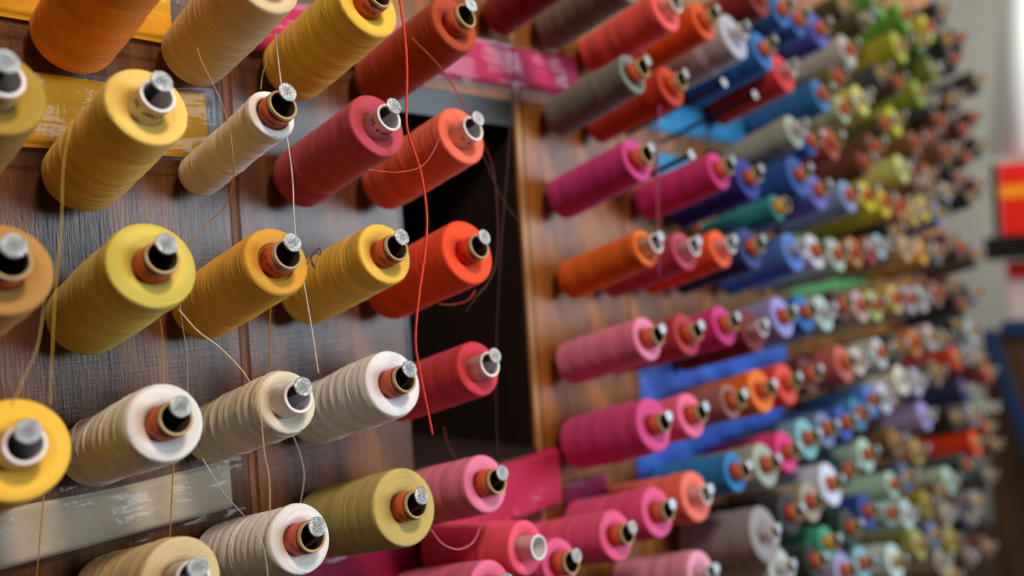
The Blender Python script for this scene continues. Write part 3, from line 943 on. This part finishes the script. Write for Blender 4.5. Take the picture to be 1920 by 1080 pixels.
packet('yellow fabric packet at top left behind the deep orange spool', -0.14, 0.172, 1.600, 1.650, 'FFB414', 0.0, seed=1)
packet('yellow fabric packet behind the pale yellow spool, second packet down', -0.14, 0.196, 1.512, 1.564, 'FFB414', 0.0, seed=2)
packet('raspberry pink fabric packet crossing above the dark opening', 0.235, 0.688, 1.606, 1.652, 'D02C60', 0.03, seed=3, thick=0.009)
packet('beige fabric packet at bottom left below the snow white spool', -0.16, 0.195, 1.230, 1.268, 'C8B49C', 0.0, pad=0.014, seed=4)
packet('red pink fabric packet just below the dark opening', 0.395, 0.606, 1.134, 1.1995, 'D83058', 0.0, seed=5, thick=0.009)
packet('plum fabric packet right of the red pink one, under magenta spool', 0.618, 0.70, 1.119, 1.150, '9C2458', 0.0, pad=0.005, seed=6)
packet('deep magenta fabric packet at bottom, behind the khaki spool', 0.24, 0.385, 1.110, 1.165, 'A81848', 0.0, pad=0.005, seed=7)
packet('violet blue fabric packet below the blush pink spool row', 0.79, 1.232, 1.219, 1.276, '4A7CE0', 0.0, seed=8, thick=0.008)
packet('blue fabric packet below the deep magenta spool', 0.772, 1.218, 1.116, 1.163, '4474DC', 0.02, seed=9)
packet('light blue fabric packet right of the brick red spool', 0.862, 1.006, 1.592, 1.640, '3CA8DC', 0.0, pad=0.004, seed=10)
packet('sky blue fabric packet left of the sage grey spool', 1.020, 1.165, 1.592, 1.642, '30A0DC', 0.0, pad=0.004, seed=11)
packet('small turquoise blue fabric packet between magenta and fuchsia spools', 0.865, 0.955, 1.518, 1.560, '3098C8', 0.0, pad=0.005, seed=12)
packet('green fabric packet in the middle of the right board', 1.280, 1.640, 1.335, 1.372, '5CB060', 0.0, pad=0.005, seed=13)
packet('lime green fabric packet above the mint grey spool', 1.24, 1.72, 1.425, 1.462, '70A830', 0.0, pad=0.005, seed=14)

# ------------------------------------------------------------------ loose thread ends


def thread(name_c, hx_, rad, pts):
    P = [Vector([c_ / 100 for c_ in p]) for p in pts]
    # smooth (Catmull-Rom)
    Q = []
    n = len(P)
    for i in range(n - 1):
        p0 = P[max(i - 1, 0)]; p1 = P[i]; p2 = P[i + 1]; p3 = P[min(i + 2, n - 1)]
        for s in range(8):
            t = s / 8
            Q.append(0.5 * ((2 * p1) + (-p0 + p2) * t + (2 * p0 - 5 * p1 + 4 * p2 - p3) * t * t + (-p0 + 3 * p1 - 3 * p2 + p3) * t ** 3))
    Q.append(P[-1])
    V, F = [], []
    sg = 7
    for i, q in enumerate(Q):
        d = (Q[min(i + 1, len(Q) - 1)] - Q[max(i - 1, 0)]).normalized()
        a = d.cross(Vector((0.3, 1, 0.1))).normalized(); b = d.cross(a)
        for k in range(sg):
            an = 2 * PI * k / sg + i * 0.35
            V.append(q + (a * math.cos(an) + b * math.sin(an)) * rad * (1 + 0.08 * math.sin(i * 1.7)))
    for i in range(len(Q) - 1):
        for k in range(sg):
            k2 = (k + 1) % sg
            F.append((i * sg + k, i * sg + k2, (i + 1) * sg + k2, (i + 1) * sg + k))
    F.append(tuple(range(sg))[::-1]); F.append(tuple((len(Q) - 1) * sg + k for k in range(sg)))
    o = link('loose_thread', mesh('loose_thread', V, F), None, [simple('loose_' + name_c.replace(' ', '_'), hx_, 0.6, 0, 800, 0.2)])
    return o


TLAB = {'yellow': 'hanging down over the left flank of the lemon yellow spool', 'tan': 'drooping over the small white spool then down to lemon yellow spool', 'off white': 'long, hanging behind the small white spool and golden twine nails',
        'red orange': 'thick and long, hanging in front of the dark opening', 'burnt orange': 'slanting from burnt orange spool to coral orange spool', 'rose pink': 'looping between the rose red and coral orange spools',
        'rust': 'hanging beside bright orange red spool, curling under it', 'dark red': 'hanging straight down through the dark opening', 'maroon': 'crossing the right edge of the dark opening',
        'ecru': 'slanting between lemon yellow spool and small white spool', 'cream': 'slanting from golden twine spool down to cream spool', 'old gold': 'short, hanging on planks below lemon yellow spool',
        'dusty white': 'hanging on planks above snow white spool', 'golden': 'hanging on planks below golden twine spool', 'beige': 'hanging from cream spool to milk white spool',
        'pale grey': 'curling under the cream and bright white spools', 'mustard': 'hanging over the beige fabric packet', 'white': 'slanting over the right end of beige fabric packet',
        'olive gold': 'hanging below the amber yellow spool at bottom left', 'sandy': 'slanting down left from tan spool to amber yellow spool', 'amber': 'short, at left edge above the tan spool',
        'ivory': 'short curl at the base of the snow white spool', 'shell pink': 'looping in front of the flamingo pink spool', 'fire orange': 'curling beneath the bright orange red spool',
        'flax': 'thin, lying across the milk white spool flank', 'wine': 'short, hanging at bottom of the dark opening', 'black': 'short tangled tuft at the rim of golden twine spool',
        'plum': 'hanging down beside the magenta and tangerine spool tips', 'pale gold': 'short, hanging at left of the sunny yellow spool base'}
for nm, hh, rad, pts in THREADS:
    o = thread(nm, hh, rad / 1000 * (0.85 if rad > 1.0 else 0.66), pts)
    tag(o, nm + ' thread end, ' + TLAB[nm], 'thread', 'loose thread ends')

# ------------------------------------------------------------------ things beyond the end of the board
pm = link('white_post', box('white_post', (-0.03, -0.085, 0), (0.03, 0.085, 1.2), 0.006), None, [simple('white_paint', 'F6FBFF', 0.5, 0, 4, 0.03)])
pm.location = (3.6, 0.098, 1.745); pm.rotation_euler = (math.radians(8), 0, 0)
tag(pm, 'white leaning post above the red carton at far right', 'post')
sh = empty('shelf_rack', (3.6, 0.0, 0))
tag(sh, 'dark shelf rack with blue lower shelf at the right edge', 'shelf')
blk = simple('black_metal', '0E0D0D', 0.5, 0.3)
blu = simple('blue_painted_wood', '0A2F58', 0.5, 0, 6, 0.1)
brn = wood('cupboard_wood', '2C1A0C', '4A3018', '5C3C20')
link('shelf_top', box('shelf_top', (-0.12, -0.6, 1.345), (0.2, 0.19, 1.435), 0.003), sh, [blk], smooth=False)
link('shelf_bottom', box('shelf_bottom', (-0.12, -0.6, 1.06), (0.2, 0.15, 1.11), 0.003), sh, [blu], smooth=False)
link('upright', box('upright', (-0.02, 0.155, 1.437), (0.0, 0.175, 1.72), 0.003), sh, [blk], smooth=False)
link('cupboard', box('cupboard', (-0.1, -0.6, 0.0), (0.2, 0.22, 1.058), 0.004), sh, [brn], smooth=False)
br = link('brace', box('brace', (-0.012, -0.02, 0), (0.012, 0.02, 0.60), 0.003), sh, [blu], smooth=False)
br.location = (-0.135, 0.045, 0.50); br.rotation_euler = (math.radians(-14), 0, 0)
carton = empty('carton', (3.6, 0.03, 1.436)); tag(carton, 'red carton with a yellow band on upper shelf at right edge', 'carton')
red = simple('red_card', 'D81808', 0.45, 0, 20, 0.1)
link('carton_body', box('carton_body', (-0.06, -0.12, 0), (0.06, 0.11, 0.275), 0.003), carton, [red], smooth=False)
link('band', box('band', (-0.0615, -0.1215, 0.145), (0.0615, 0.1115, 0.190), 0.001), carton, [simple('yellow_card', 'E89010', 0.45)], smooth=False)
carton2 = empty('carton', (3.6, 0.0, 1.111)); tag(carton2, 'white carton with red top on blue shelf at right edge', 'carton')
link('carton_body', box('carton_body', (-0.06, -0.12, 0), (0.06, 0.13, 0.160), 0.003), carton2, [simple('white_card', 'C8B0B0', 0.5, 0, 10, 0.06)], smooth=False)
link('carton_top', box('carton_top', (-0.062, -0.122, 0.1605), (0.062, 0.132, 0.225), 0.003), carton2, [red], smooth=False)
